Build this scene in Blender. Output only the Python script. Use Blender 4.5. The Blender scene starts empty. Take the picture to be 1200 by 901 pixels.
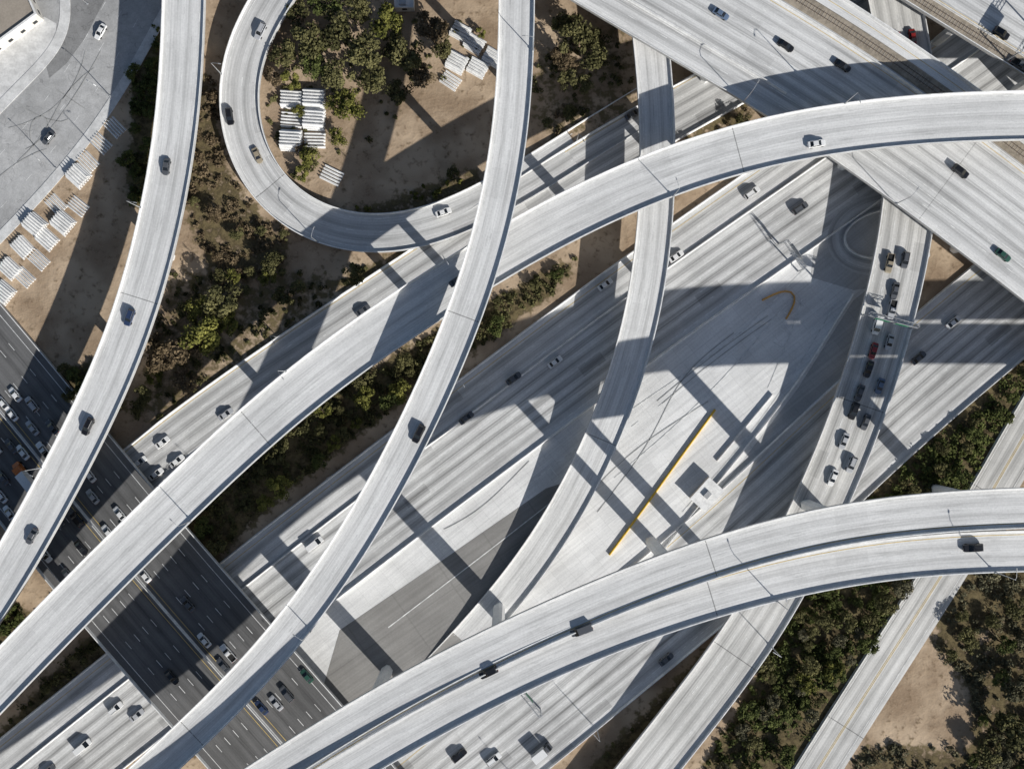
import bpy, math, random
import numpy as np
from mathutils import Vector
random.seed(7); rng=np.random.default_rng(11)
S=0.28; H=300.0
def W(u,v,z=0.0):
    k=S*(H-z)/H
    return ((u-600)*k, -(v-450.5)*k, z)
scene=bpy.context.scene
def link(o,parent=None):
    scene.collection.objects.link(o)
    if parent: o.parent=parent
    return o
# ---------------------------------------------------------------- materials
class NT:
    def __init__(s,name,rough=0.85,spec=0.25):
        s.m=bpy.data.materials.new(name); s.m.use_nodes=True
        s.t=s.m.node_tree; s.b=s.t.nodes['Principled BSDF']
        s.b.inputs['Roughness'].default_value=rough
        s.b.inputs['Specular IOR Level'].default_value=spec
    def put(s,sock,v):
        if isinstance(v,bpy.types.NodeSocket): s.t.links.new(v,sock)
        elif v is not None:
            if isinstance(v,(tuple,list)) and len(v)==3 and sock.type=='RGBA': v=(*v,1)
            sock.default_value=v
    def math(s,op,a,b=None,clamp=False):
        n=s.t.nodes.new('ShaderNodeMath'); n.operation=op; n.use_clamp=clamp
        s.put(n.inputs[0],a)
        if b is not None: s.put(n.inputs[1],b)
        return n.outputs[0]
    def mix(s,f,a,b,blend='MIX'):
        n=s.t.nodes.new('ShaderNodeMix'); n.data_type='RGBA'; n.blend_type=blend
        s.put(n.inputs[0],f); s.put(n.inputs[6],a); s.put(n.inputs[7],b); return n.outputs[2]
    def mr(s,v,a,b,c=0.0,d=1.0):
        n=s.t.nodes.new('ShaderNodeMapRange'); n.interpolation_type='SMOOTHSTEP'
        s.put(n.inputs['Value'],v)
        for k,x in zip(('From Min','From Max','To Min','To Max'),(a,b,c,d)): n.inputs[k].default_value=x
        return n.outputs['Result']
    def noise(s,vec,scale,detail=3,rough=0.6):
        n=s.t.nodes.new('ShaderNodeTexNoise'); n.inputs['Scale'].default_value=scale
        n.inputs['Detail'].default_value=min(detail,2.5); n.inputs['Roughness'].default_value=rough
        if vec is not None: s.put(n.inputs['Vector'],vec)
        return n.outputs['Fac']
    def vec(s,x,y,z=0.0):
        n=s.t.nodes.new('ShaderNodeCombineXYZ')
        s.put(n.inputs[0],x); s.put(n.inputs[1],y); s.put(n.inputs[2],z); return n.outputs[0]
    def white(s,vec):
        n=s.t.nodes.new('ShaderNodeTexWhiteNoise'); n.noise_dimensions='3D'; s.put(n.inputs['Vector'],vec); return n.outputs['Value']
    def uv(s):
        n=s.t.nodes.new('ShaderNodeTexCoord'); q=s.t.nodes.new('ShaderNodeSeparateXYZ')
        s.t.links.new(n.outputs['UV'],q.inputs[0]); return q.outputs[0],q.outputs[1],n.outputs['UV']
    def pos(s):
        n=s.t.nodes.new('ShaderNodeNewGeometry'); return n.outputs['Position']
    def attr(s,name):
        n=s.t.nodes.new('ShaderNodeAttribute'); n.attribute_name=name; return n.outputs['Fac']
    def gray(s,v,tint=(1,1,1)):
        n=s.t.nodes.new('ShaderNodeCombineColor')
        for i in range(3): s.put(n.inputs[i], s.math('MULTIPLY',v,tint[i]))
        return n.outputs[0]
    def bump(s,h,strength=0.4,dist=0.1):
        n=s.t.nodes.new('ShaderNodeBump'); n.inputs['Strength'].default_value=strength; n.inputs['Distance'].default_value=dist
        s.put(n.inputs['Height'],h); s.t.links.new(n.outputs[0],s.b.inputs['Normal'])
    def out(s,c): s.put(s.b.inputs['Base Color'],c); return s.m
CT=(1.0,0.995,0.975)
def road_mat(name,base,lanes,off=0.0,track=0.3,lanevar=0.1,slab=0.05,joint=95.0,patch=0.12,tint=CT,jv=0.35,streak=1.0):
    n=NT(name)
    u,v,_=n.uv()
    ul=n.math('SUBTRACT',u,off)
    lane=n.math('ADD',n.math('DIVIDE',ul,3.6),0.5 if lanes%2 else 0.0)
    fr=n.math('FRACT',lane); fl=n.math('FLOOR',lane)
    d=n.math('ABSOLUTE',n.math('SUBTRACT',fr,0.5))
    oil=n.mr(d,0.02,0.30,1,0)
    wt=n.mr(n.math('ABSOLUTE',n.math('SUBTRACT',d,0.24)),0.0,0.13,1,0)
    tr=n.math('ADD',n.math('MULTIPLY',oil,0.8),n.math('MULTIPLY',wt,0.35))
    mask=n.mr(n.math('ABSOLUTE',ul),lanes*1.8-0.1,lanes*1.8+0.3,1,0)
    st=n.noise(n.vec(n.math('MULTIPLY',u,2.2),n.math('MULTIPLY',v,0.03)),1.0,2.5,0.65)
    lv=n.white(n.vec(fl,3.3,0.0))
    lv2=n.math('ADD',n.math('MULTIPLY',lv,0.9),0.5)
    dk=n.math('MULTIPLY',n.math('MULTIPLY',tr,mask),n.math('MULTIPLY',n.mr(st,0.25,0.7,0.45,1.25),lv2))
    k=n.math('SUBTRACT',1.0,n.math('MULTIPLY',dk,track))
    k=n.math('MULTIPLY',k,n.mr(st,0.3,0.75,1+0.06*streak,1-0.12*streak))
    k=n.math('MULTIPLY',k,n.math('ADD',1.0-lanevar/2,n.math('MULTIPLY',n.white(n.vec(fl,7.7,0.0)),lanevar)))
    sl=n.white(n.vec(fl,n.math('FLOOR',n.math('DIVIDE',v,9.0)),1.0))
    k=n.math('MULTIPLY',k,n.math('ADD',1.0-slab/2,n.math('MULTIPLY',sl,slab)))
    k=n.math('MULTIPLY',k,n.math('SUBTRACT',1.0,n.math('MULTIPLY',n.math('LESS_THAN',sl,0.04),slab*1.8)))
    big=n.noise(n.pos(),0.045,2.5,0.65)
    k=n.math('MULTIPLY',k,n.mr(big,0.3,0.7,1-patch,1+patch))
    gr=n.noise(n.pos(),1.7,2,0.75)
    k=n.math('MULTIPLY',k,n.mr(gr,0.3,0.72,0.94,1.06))
    blot=n.noise(n.vec(n.math('MULTIPLY',u,0.6),n.math('MULTIPLY',v,0.06)),1.3,2.5,0.7)
    k=n.math('MULTIPLY',k,n.mr(blot,0.54,0.76,1.0,0.78))
    if joint:
        j=n.math('FRACT',n.math('DIVIDE',v,joint))
        jm=n.math('LESS_THAN',n.math('ABSOLUTE',n.math('SUBTRACT',j,0.5)),0.15/joint)
        k=n.math('MULTIPLY',k,n.math('SUBTRACT',1.0,n.math('MULTIPLY',jm,1.6*jv)))
    return n.out(n.gray(n.math('MULTIPLY',k,base),tint))
def plain_conc(name,base,var=0.12,tint=CT,sc=0.1):
    n=NT(name); p=n.pos()
    k=n.math('MULTIPLY',n.mr(n.noise(p,sc,2.5,0.7),0.3,0.7,1-var,1+var),n.mr(n.noise(p,1.5,2,0.7),0.3,0.7,0.92,1.07))
    return n.out(n.gray(n.math('MULTIPLY',k,base),tint))
def slab_conc(name,base,ang,tint=CT,var=0.10,sx=3.7,sy=4.8):
    n=NT(name)
    rot=n.t.nodes.new('ShaderNodeVectorRotate'); rot.rotation_type='Z_AXIS'; rot.inputs['Angle'].default_value=ang
    n.t.links.new(n.pos(),rot.inputs['Vector'])
    q=n.t.nodes.new('ShaderNodeSeparateXYZ'); n.t.links.new(rot.outputs[0],q.inputs[0])
    x=n.math('DIVIDE',q.outputs[0],sy); y=n.math('DIVIDE',q.outputs[1],sx)
    w=n.white(n.vec(n.math('FLOOR',x),n.math('FLOOR',y),0.0))
    k=n.math('ADD',0.96,n.math('MULTIPLY',w,0.06))
    jl=n.math('MAXIMUM',n.math('LESS_THAN',n.math('FRACT',x),0.03),n.math('LESS_THAN',n.math('FRACT',y),0.04))
    k=n.math('MULTIPLY',k,n.math('SUBTRACT',1.0,n.math('MULTIPLY',jl,0.12)))
    st=n.noise(n.vec(n.math('MULTIPLY',q.outputs[0],0.02),n.math('MULTIPLY',q.outputs[1],0.7)),1.0,2.5,0.7)
    k=n.math('MULTIPLY',k,n.mr(st,0.3,0.72,1.05,0.86))
    k=n.math('MULTIPLY',k,n.mr(n.noise(n.pos(),0.05,2.5,0.7),0.3,0.7,1-var,1+var))
    k=n.math('MULTIPLY',k,n.mr(n.noise(n.pos(),1.5,2,0.7),0.3,0.7,0.95,1.05))
    return n.out(n.gray(n.math('MULTIPLY',k,base),tint))
def asphalt(name,base):
    n=NT(name); p=n.pos()
    w1=n.noise(p,0.02,2.5,0.7); w2=n.noise(p,0.25,2.5,0.75); w3=n.noise(p,2.0,2,0.7)
    k=n.math('MULTIPLY',n.mr(w1,0.35,0.65,0.78,1.18),n.mr(w2,0.3,0.72,0.88,1.10))
    k=n.math('MULTIPLY',k,n.mr(w3,0.3,0.7,0.93,1.07))
    cr=n.math('ABSOLUTE',n.math('SUBTRACT',n.noise(p,0.11,2.5,0.6),0.5))
    k=n.math('MULTIPLY',k,n.mr(cr,0.0,0.006,0.72,1.0))
    return n.out(n.gray(n.math('MULTIPLY',k,base),(1,0.995,0.98)))
def simple(name,col,rough=0.6,metal=0,spec=0.4,lo=0.9,hi=1.08,sc=0.8):
    n=NT(name,rough,spec); n.b.inputs['Metallic'].default_value=metal
    f=n.mr(n.noise(n.pos(),sc,2,0.6),0.3,0.7,0,1)
    a=tuple(c*lo for c in col); b=tuple(min(1,c*hi) for c in col)
    return n.out(n.mix(f,a,b))
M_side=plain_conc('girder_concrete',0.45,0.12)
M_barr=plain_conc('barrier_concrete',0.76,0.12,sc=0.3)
M_col=plain_conc('column_concrete',0.72,0.08)
M_ramp=road_mat('ramp_deck_concrete',0.68,2,0,0.24,0.05,0.03,150,0.07)
M_ramp3=road_mat('wide_ramp_deck_concrete',0.69,3,0,0.22,0.05,0.03,170,0.07)
M_over=road_mat('overpass_deck_concrete',0.68,9,-3,0.46,0.14,0.04,170,0.07,jv=.2)
M_b=road_mat('freeway_concrete',0.64,8,0,0.60,0.16,0.10,0,0.10)
M_e=road_mat('freeway_concrete_worn',0.62,8,0,0.60,0.16,0.10,0,0.12)
M_f=road_mat('side_road_concrete',0.58,4,0,0.50,0.12,0.10,0,0.12)
M_loop=road_mat('loop_concrete',0.58,2,0,0.36,0.08,0.08,120,0.10)
M_c=road_mat('connector_concrete',0.62,4,0,0.44,0.14,0.06,90,0.12,tint=(1,0.985,0.945))
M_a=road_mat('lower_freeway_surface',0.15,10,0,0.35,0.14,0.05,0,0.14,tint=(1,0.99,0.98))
M_slab=slab_conc('slab_concrete',0.76,math.radians(-39))
M_slab2=slab_conc('shoulder_concrete',0.50,math.radians(-39))
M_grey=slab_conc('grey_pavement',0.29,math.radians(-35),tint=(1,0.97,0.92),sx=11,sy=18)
M_asph=asphalt('street_asphalt',0.40)
M_asph2=asphalt('dark_street_asphalt',0.24)
M_walk=plain_conc('sidewalk_concrete',0.62,0.14,sc=0.25)
M_white=simple('worn_white_paint',(0.74,0.74,0.72),0.7,lo=0.75,hi=1.15,sc=0.5)
M_yel=simple('worn_yellow_paint',(0.60,0.44,0.16),0.7,lo=0.8,hi=1.15,sc=0.5)
M_skid=simple('tyre_marks',(0.30,0.30,0.29),0.9,lo=0.8,hi=1.4,sc=0.2)
M_yb=simple('yellow_barrier_paint',(0.78,0.50,0.06),0.7)
M_orange=simple('orange_plastic',(0.62,0.34,0.09),0.6)
M_krail=plain_conc('precast_concrete',0.78,0.10,sc=0.4)
M_metal=simple('galvanised_metal',(0.5,0.51,0.52),0.45,0.6)
M_green=simple('sign_green',(0.02,0.16,0.08),0.5)
M_lamp=simple('lamp_lens',(0.6,0.6,0.55),0.3)
M_balls=plain_conc('track_ballast',0.32,0.2,tint=(1.0,0.86,0.68),sc=0.5)
M_sleep=plain_conc('sleeper_concrete',0.38,0.1,tint=(1.0,0.88,0.74))
M_rail=simple('rail_steel',(0.25,0.2,0.17),0.4,0.8)
M_bark=plain_conc('bark',0.12,0.2,tint=(1,0.75,0.55))
def foliage(name,dark,light):
    n=NT(name,0.9,0.1); a=n.attr('tint')
    oi=n.t.nodes.new('ShaderNodeObjectInfo')
    f=n.math('ADD',a,n.math('MULTIPLY',n.math('SUBTRACT',oi.outputs['Random'],0.5),0.35),True)
    return n.out(n.mix(f,dark,light))
M_fg=foliage('foliage_green',(0.022,0.030,0.010),(0.155,0.175,0.055))
M_fy=foliage('foliage_yellowgreen',(0.045,0.05,0.012),(0.27,0.26,0.07))
M_fo=foliage('foliage_olive',(0.033,0.034,0.014),(0.20,0.185,0.08))
M_fb=foliage('foliage_dry',(0.055,0.040,0.022),(0.22,0.165,0.10))
M_fgr=foliage('foliage_greyish',(0.045,0.045,0.026),(0.23,0.21,0.13))
# ---------------------------------------------------------------- mesh helpers
def np_mesh(name,V,F,mats,mi=None,uv=None,tint=None):
    V=np.asarray(V,np.float32); F=np.asarray(F,np.int32); k=F.shape[1]
    me=bpy.data.meshes.new(name)
    me.vertices.add(len(V)); me.vertices.foreach_set('co',V.ravel())
    me.loops.add(F.size); me.loops.foreach_set('vertex_index',F.ravel())
    me.polygons.add(len(F)); me.polygons.foreach_set('loop_start',np.arange(0,F.size,k,dtype=np.int32))
    for m in mats: me.materials.append(m)
    if mi is not None: me.polygons.foreach_set('material_index',np.asarray(mi,np.int32))
    if uv is not None:
        l=me.uv_layers.new(name='UVMap'); l.data.foreach_set('uv',np.asarray(uv,np.float32).ravel())
    if tint is not None:
        a=me.attributes.new('tint','FLOAT','POINT'); a.data.foreach_set('value',np.asarray(tint,np.float32))
    me.update(calc_edges=True); me.shade_flat()
    return me
class MB:
    def __init__(s): s.v=[]; s.f=[]; s.m=[]
    def add(s,vs,fs,mi=0):
        b=len(s.v); s.v+= [tuple(x) for x in vs]; s.f+=[tuple(i+b for i in f) for f in fs]; s.m+=[mi]*len(fs)
    def box(s,x0,x1,y0,y1,z0,z1,mi=0):
        s.add([(x0,y0,z0),(x1,y0,z0),(x1,y1,z0),(x0,y1,z0),(x0,y0,z1),(x1,y0,z1),(x1,y1,z1),(x0,y1,z1)],
              [(0,3,2,1),(4,5,6,7),(0,1,5,4),(1,2,6,5),(2,3,7,6),(3,0,4,7)],mi)
    def rings(s,rs,mi=0,cap=True):
        n=len(rs[0]); vs=[p for r in rs for p in r]; fs=[]
        for i in range(len(rs)-1):
            for j in range(n): fs.append((i*n+j,i*n+(j+1)%n,(i+1)*n+(j+1)%n,(i+1)*n+j))
        if cap: fs.append(tuple(range(n))[::-1]); fs.append(tuple((len(rs)-1)*n+j for j in range(n)))
        s.add(vs,fs,mi)
    def tube(s,pts,rad,n=6,mi=0):
        rs=[]
        for i,p in enumerate(pts):
            a=Vector(pts[max(0,i-1)]); b=Vector(pts[min(len(pts)-1,i+1)]); d=(b-a).normalized()
            u=d.cross(Vector((0.3,0.1,1)) if abs(d.z)<0.9 else Vector((1,0,0))).normalized(); w=d.cross(u)
            r=rad[i] if isinstance(rad,(list,tuple)) else rad
            rs.append([tuple(Vector(p)+u*math.cos(2*math.pi*k/n)*r+w*math.sin(2*math.pi*k/n)*r) for k in range(n)])
        s.rings(rs,mi)
    def mesh(s,name,mats):
        me=bpy.data.meshes.new(name); me.from_pydata(s.v,[],s.f)
        for m in mats: me.materials.append(m)
        me.polygons.foreach_set('material_index',s.m); me.update(); return me
    def obj(s,name,mats,parent=None):
        return link(bpy.data.objects.new(name,s.mesh(name,mats)),parent)
# ---------------------------------------------------------------- paths
class Path:
    def __init__(s,ctrl,ext=(0,0),smooth=9):
        C=np.array([W(*c) for c in ctrl]); n=len(C); pts=[]
        for i in range(n-1):
            p0=C[max(i-1,0)];p1=C[i];p2=C[i+1];p3=C[min(i+2,n-1)]
            if i==0: p0=2*p1-p2
            if i==n-2: p3=2*p2-p1
            for t in np.linspace(0,1,24,endpoint=False):
                pts.append(0.5*((2*p1)+(-p0+p2)*t+(2*p0-5*p1+4*p2-p3)*t*t+(-p0+3*p1-3*p2+p3)*t**3))
        pts.append(C[-1]); P=np.array(pts)
        if ext[0]: d=P[0]-P[6]; d[2]=0; d/=np.linalg.norm(d); P=np.vstack([P[0]+d*ext[0],P])
        if ext[1]: d=P[-1]-P[-7]; d[2]=0; d/=np.linalg.norm(d); P=np.vstack([P,P[-1]+d*ext[1]])
        P=s.res(P,2.0)
        for _ in range(3):
            Q=P.copy(); k=smooth
            for o in range(-k,k+1):
                if o: Q+=P[np.clip(np.arange(len(P))+o,0,len(P)-1)]
            Q/=(2*k+1)
            m=np.minimum(np.arange(len(P)),np.arange(len(P))[::-1]); wgt=np.clip(m/k,0,1)[:,None]
            P=P*(1-wgt)+Q*wgt
        s.P=s.res(P,2.0); s.fin()
    def res(s,P,step):
        d=np.r_[0,np.cumsum(np.linalg.norm(np.diff(P[:,:2],axis=0),axis=1))]
        t=np.linspace(0,d[-1],max(2,int(d[-1]/step)))
        return np.stack([np.interp(t,d,P[:,i]) for i in range(3)],1)
    def fin(s):
        T=np.gradient(s.P[:,:2],axis=0); T/=np.linalg.norm(T,axis=1)[:,None]
        s.T=T; s.N=np.stack([-T[:,1],T[:,0]],1)
        s.s=np.r_[0,np.cumsum(np.linalg.norm(np.diff(s.P[:,:2],axis=0),axis=1))]; s.L=s.s[-1]
    def at(s,d,off=0,dz=0):
        d=np.asarray(d,float)
        x=np.interp(d,s.s,s.P[:,0]);y=np.interp(d,s.s,s.P[:,1]);z=np.interp(d,s.s,s.P[:,2])
        nx=np.interp(d,s.s,s.N[:,0]);ny=np.interp(d,s.s,s.N[:,1]);l=np.hypot(nx,ny);nx/=l;ny/=l
        return np.stack([x+nx*off,y+ny*off,z+dz],-1),np.stack([nx,ny],-1)
    def near_xy(s,x,y): return s.s[np.argmin((s.P[:,0]-x)**2+(s.P[:,1]-y)**2)]
    def near_px(s,u,v):
        k=S*(H-s.P[:,2])/H; pu=600+s.P[:,0]/k; pv=450.5-s.P[:,1]/k
        return s.s[np.argmin((pu-u)**2+(pv-v)**2)]
def sweep(name,path,prof,pm,mats,s0=0,s1=None,parent=None,closed=True,off=0):
    s1=path.L if s1 is None else s1
    d=np.linspace(s0,s1,max(2,int((s1-s0)/2)+1)); P,N=path.at(d)
    prof=np.array(prof,float); m=len(prof); n=len(d)
    V=np.zeros((n,m,3)); lat=prof[:,0]+off
    V[:,:,0]=P[:,None,0]+N[:,None,0]*lat; V[:,:,1]=P[:,None,1]+N[:,None,1]*lat; V[:,:,2]=P[:,None,2]+prof[:,1]
    F=[];MI=[];UV=[]
    I=np.arange(n-1)
    ne=m if closed else m-1
    for j in range(ne):
        k=(j+1)%m
        F.append(np.stack([I*m+j,I*m+k,(I+1)*m+k,(I+1)*m+j],1)); MI.append(np.full(n-1,pm[j]))
        UV.append(np.stack([np.stack([np.full(n-1,lat[j]),d[:-1]],1),np.stack([np.full(n-1,lat[k]),d[:-1]],1),
                            np.stack([np.full(n-1,lat[k]),d[1:]],1),np.stack([np.full(n-1,lat[j]),d[1:]],1)],1))
    me=np_mesh(name,V.reshape(-1,3),np.concatenate(F),mats,np.concatenate(MI),np.concatenate(UV))
    return link(bpy.data.objects.new(name,me),parent)
class Marks:
    def __init__(s): s.V=[];s.mi=[]
    def line(s,path,off,w=0.2,mi=0,dash=None,s0=0,s1=None,dz=0.03):
        s1=path.L if s1 is None else s1
        if dash: segs=[(a,a+dash[0]) for a in np.arange(s0,s1-dash[0],dash[0]+dash[1])]
        else: segs=[(a,min(a+2,s1)) for a in np.arange(s0,s1,2.0)]
        if not segs: return
        seg=np.array(segs)
        a,_=path.at(seg[:,0],off-w/2,dz);b,_=path.at(seg[:,0],off+w/2,dz);c,_=path.at(seg[:,1],off+w/2,dz);e,_=path.at(seg[:,1],off-w/2,dz)
        s.V.append(np.stack([a,e,c,b],1)); s.mi+= [mi]*len(seg)
    def obj(s,name='lane_markings',parent=None):
        if not s.V: return
        V=np.concatenate(s.V).reshape(-1,3); F=np.arange(len(V)).reshape(-1,4)
        return link(bpy.data.objects.new(name,np_mesh(name,V,F,[M_white,M_yel,M_skid],s.mi)),parent)
def wm(px,z): return px*S*(H-z)/H
def deck_prof(w,depth=2.2):
    h=w/2
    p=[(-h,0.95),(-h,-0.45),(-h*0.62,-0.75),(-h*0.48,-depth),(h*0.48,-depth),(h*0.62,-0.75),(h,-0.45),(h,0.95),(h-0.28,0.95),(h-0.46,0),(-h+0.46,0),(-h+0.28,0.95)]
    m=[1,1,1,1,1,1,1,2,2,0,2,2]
    return p,m
JER=[(-0.32,0.0),(0.32,0.0),(0.14,0.35),(0.10,0.95),(-0.10,0.95),(-0.14,0.35)]
roads=[]
def add_deck(name,ctrl,wpx,mat,ext=(0,0),lines=(),depth=2.2,smooth=9):
    p=Path(ctrl,ext,smooth); z=float(np.mean(p.P[:,2])); w=wm(wpx,z); p.w=w; p.elev=True; p.name=name
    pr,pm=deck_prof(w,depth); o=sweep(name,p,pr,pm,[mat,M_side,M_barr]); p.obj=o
    mk=Marks()
    for l in lines: mk.line(p,l[0],**l[1])
    mk.obj(parent=o); roads.append(p); return p
def add_road(name,ctrl,w,z,mat,ext=(0,0),lines=(),smooth=9):
    p=Path([(a[0],a[1],z) for a in ctrl],ext,smooth); p.w=w;p.elev=False;p.name=name
    h=w/2
    o=sweep(name,p,[(-h,-0.3-z),(h,-0.3-z),(h,0),(-h,0)],[0,0,0,0],[mat]); p.obj=o
    mk=Marks()
    for l in lines: mk.line(p,l[0],**l[1])
    mk.obj(parent=o); roads.append(p); return p
def barrier(path,off,s0=0,s1=None,parent=None,name='concrete_barrier',mat=None,sc=1.0):
    return sweep(name,path,[(a*sc*1.2,b*sc) for a,b in JER],[0]*6,[mat or M_barr],s0,s1,parent,True,off)
DS=(3.0,8.0)
W_=dict(w=0.19,mi=0); Y_=dict(w=0.19,mi=1); D_=dict(w=0.19,mi=0,dash=DS)
R1=add_deck('elevated_ramp',[(217,-40,15),(215,60,15),(209,150,15),(193,240,15),(172,330,15),(141,420,15),(100,507,15),(50,600,15),(0,690,15),(-60,775,15)],50,M_ramp,(120,120),
  [(-4.8,W_),(0.2,D_),(4.9,W_)])
R2=add_deck('elevated_ramp',[(606,-40,31),(606,50,31),(603,130,31),(591,215,31),(570,300,31),(542,380,31),(508,460,31),(474,530,30),(434,603,29),(384,682,28),(323,762,27),(255,832,27),(187,895,26),(120,955,26)],42,M_ramp,(120,120),
  [(-3.9,W_),(0.3,D_),(4.0,W_)])
R3=add_deck('elevated_ramp',[(-60,860,17),(0,797,18),(100,693,19),(200,595,20),(290,508,21),(355,453,21),(430,397,21.5),(510,345,22),(600,288,22.5),(700,235,23),(800,193,24),(900,164,25),(1000,147,26),(1100,138,26),(1200,135,26),(1270,135,26)],57,M_ramp3,(120,120),
  [(-6.2,W_),(-1.8,D_),(1.9,D_),(6.1,W_)])
R4=add_deck('elevated_ramp',[(1270,593,46),(1200,594,46),(1100,598,46),(1000,609,46),(900,631,46),(800,663,46),(700,703,45.5),(600,747,45),(500,797,43),(400,854,39),(320,905,36),(250,950,34)],47,M_ramp,(120,120),
  [(-4.5,W_),(-0.2,D_),(4.3,Y_)])
R4b=add_deck('elevated_ramp',[(1270,644,45),(1200,644,45),(1100,647,45),(1000,658,45),(900,679,45),(800,708,45),(700,744,44.5),(600,789,44),(500,841,42),(420,888,39),(340,938,36)],48,M_ramp,(120,120),
  [(-4.5,Y_),(-0.2,D_),(4.3,W_)])
G1=add_deck('overpass_deck',[(500,-200,17),(704,-74,17),(904,43,17),(1044,133,17),(1244,283,17),(1400,410,17)],165,M_over,(60,60),
  [(19.0,Y_),(9.6,Y_),(6.0,D_),(2.4,D_),(-1.2,D_),(-4.8,D_),(-8.4,D_),(-11.6,W_),(-13.4,W_),(-16.8,D_),(-20.2,W_)],depth=2.6)
G2=add_deck('overpass_deck',[(960,-116,17),(1094,-30,17),(1180,22,17),(1280,86,17),(1400,170,17)],92,M_over,(60,60),
  [(-6.2,Y_),(-2.6,D_),(1.0,D_),(4.6,D_),(8.2,D_),(10.6,W_)],depth=2.6)
R5=add_deck('connector_ramp',[(745,-90,13),(755,0,13),(767,60,13),(771,130,12.5),(772,200,12),(770,262,12),(762,330,11.5),(748,400,10),(725,470,8),(696,540,6),(660,608,4),(620,668,2),(580,716,0.8),(535,765,-0.2),(480,820,-1.4)],41,M_ramp,(60,0),
  [(-4.2,W_),(0.0,D_),(4.2,W_)],depth=1.6)
C=add_deck('connector_ramp',[(1020,-120,8),(1045,-20,8),(1065,90,8),(1073,170,9),(1068,240,9.5),(1056,310,9.5),(1037,385,9),(1013,465,8.5),(982,545,8),(938,640,7.5),(900,715,7),(850,785,6),(795,855,5.5),(735,930,5)],62,M_c,(60,120),
  [(-7.2,W_),(-3.6,D_),(0,D_),(3.6,D_),(7.2,W_)],depth=1.8)
A=add_deck('lower_freeway_bridge',[(-120,340,0.7),(-40,432,0.8),(20,505,1.5),(80,580,4),(150,665,6.5),(215,740,7),(290,825,7),(365,910,7),(440,1000,7)],165,M_a,(150,120),
  [(20.0,W_),(16.2,D_),(12.6,D_),(9,D_),(5.4,D_),(1.6,Y_),(-1.6,Y_),(-5.4,D_),(-9,D_),(-12.6,D_),(-16.2,D_),(-20,W_)],depth=1.6)
LP=add_deck('loop_ramp',[(395,-110,7),(352,-50,7),(312,10,6),(287,58,5),(278,110,4.2),(284,163,3.4),(306,210,2.8),(346,250,2.2),(400,272,1.8),(460,275,1.5),(520,260,1.2),(575,234,0.8),(640,196,0.3),(700,158,-0.2),(790,104,-1.3)],46,M_loop,(80,0),
  [(-4.6,W_),(0.4,D_),(4.7,W_)],depth=1.2,smooth=4)
barrier(A,0,parent=A.obj)
barrier(G1,-12.5,0,G1.near_px(905,140),parent=G1.obj)
barrier(G1,10.6,parent=G1.obj); barrier(G2,-7.0,parent=G2.obj)
def track(path,off):
    o=sweep('rail_track',path,[(-2.6,0.02),(2.6,0.02),(2.2,0.3),(-2.2,0.3)],[0]*4,[M_balls],off=off)
    for r in (-0.72,0.72): sweep('rail',path,[(-0.07,0.28),(0.07,0.28),(0.07,0.5),(-0.07,0.5)],[0]*4,[M_rail],parent=o,off=off+r)
    d=np.arange(2,path.L-2,1.1)
    P,N=path.at(d,off); T=np.stack([N[:,1],-N[:,0]],1)
    mb=MB()
    for p,n,t in zip(P,N,T):
        c=[]
        for z in (0.29,0.36):
            for a,b in ((-1.25,-.12),(1.25,-.12),(1.25,.12),(-1.25,.12)):
                c.append((p[0]+n[0]*a+t[0]*b,p[1]+n[1]*a+t[1]*b,p[2]+z))
        mb.add(c,[(4,5,6,7),(0,1,5,4),(1,2,6,5),(2,3,7,6),(3,0,4,7)])
    mb.obj('sleepers',[M_sleep],o)
track(G1,14.2); track(G2,-9.6)
def lanes(n,edge=True,off=0):
    r=[]
    for i in range(1,n): r.append((off+(i-n/2)*3.6,D_))
    r+= [(off-n*1.8,W_),(off+n*1.8,Y_)]
    return r
B=add_road('freeway_road',[(-60,990),(20,925),(110,852),(230,757),(350,662),(470,570),(590,480),(710,390),(830,304),(940,228),(1050,150),(1150,80)],33.5,0.12,M_b,(200,200),lanes(8))
E=add_road('freeway_road',[(440,985),(540,905),(640,825),(740,742),(850,652),(950,560),(1050,466),(1150,382),(1240,308)],34.5,0.16,M_e,(200,200),lanes(8))
F=add_road('side_road',[(90,610),(150,560),(210,510),(270,468),(350,413),(430,360),(500,315),(560,275),(640,222),(720,172),(800,128),(900,72),(1000,15)],16.5,0.08,M_f,(0,200),lanes(4))
D=add_road('side_road',[(1300,350),(1250,425),(1205,500),(1155,590),(1100,680),(1042,770),(985,858),(940,930)],14.5,0.09,M_c,(150,150),[(-5.6,W_),(-0.2,Y_),(0.25,Y_),(5.6,W_)])
HK=add_road('hook_ramp',[(1060,232),(1015,238),(984,254),(970,280),(980,303),(1010,316),(1060,310)],6.0,0.20,M_f,(0,0),[],smooth=3)
ST=add_road('city_street',[(215,-110),(165,-35),(125,50),(75,130),(10,205),(-60,275)],22,0.06,M_asph,(200,200),[(0,dict(w=.15,mi=0,dash=(3,9))),(6.0,dict(w=.15,mi=0,dash=(3,9))),(-6.0,dict(w=.15,mi=0,dash=(3,9)))])
for p,offs in ((B,(-16.4,16.4)),(E,(-16.9,16.9)),(F,(-8.0,8.0))):
    for o in offs: barrier(p,o,parent=p.obj)
barrier(B,5.4,parent=B.obj,sc=0.9)
barrier(HK,2.8,parent=HK.obj)
barrier(D,-6.9,parent=D.obj)
sweep('sidewalk',ST,[(-1.6,-0.2),(1.6,-0.2),(1.6,0.14),(-1.6,0.14)],[0]*4,[M_walk],off=12.6)
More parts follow.
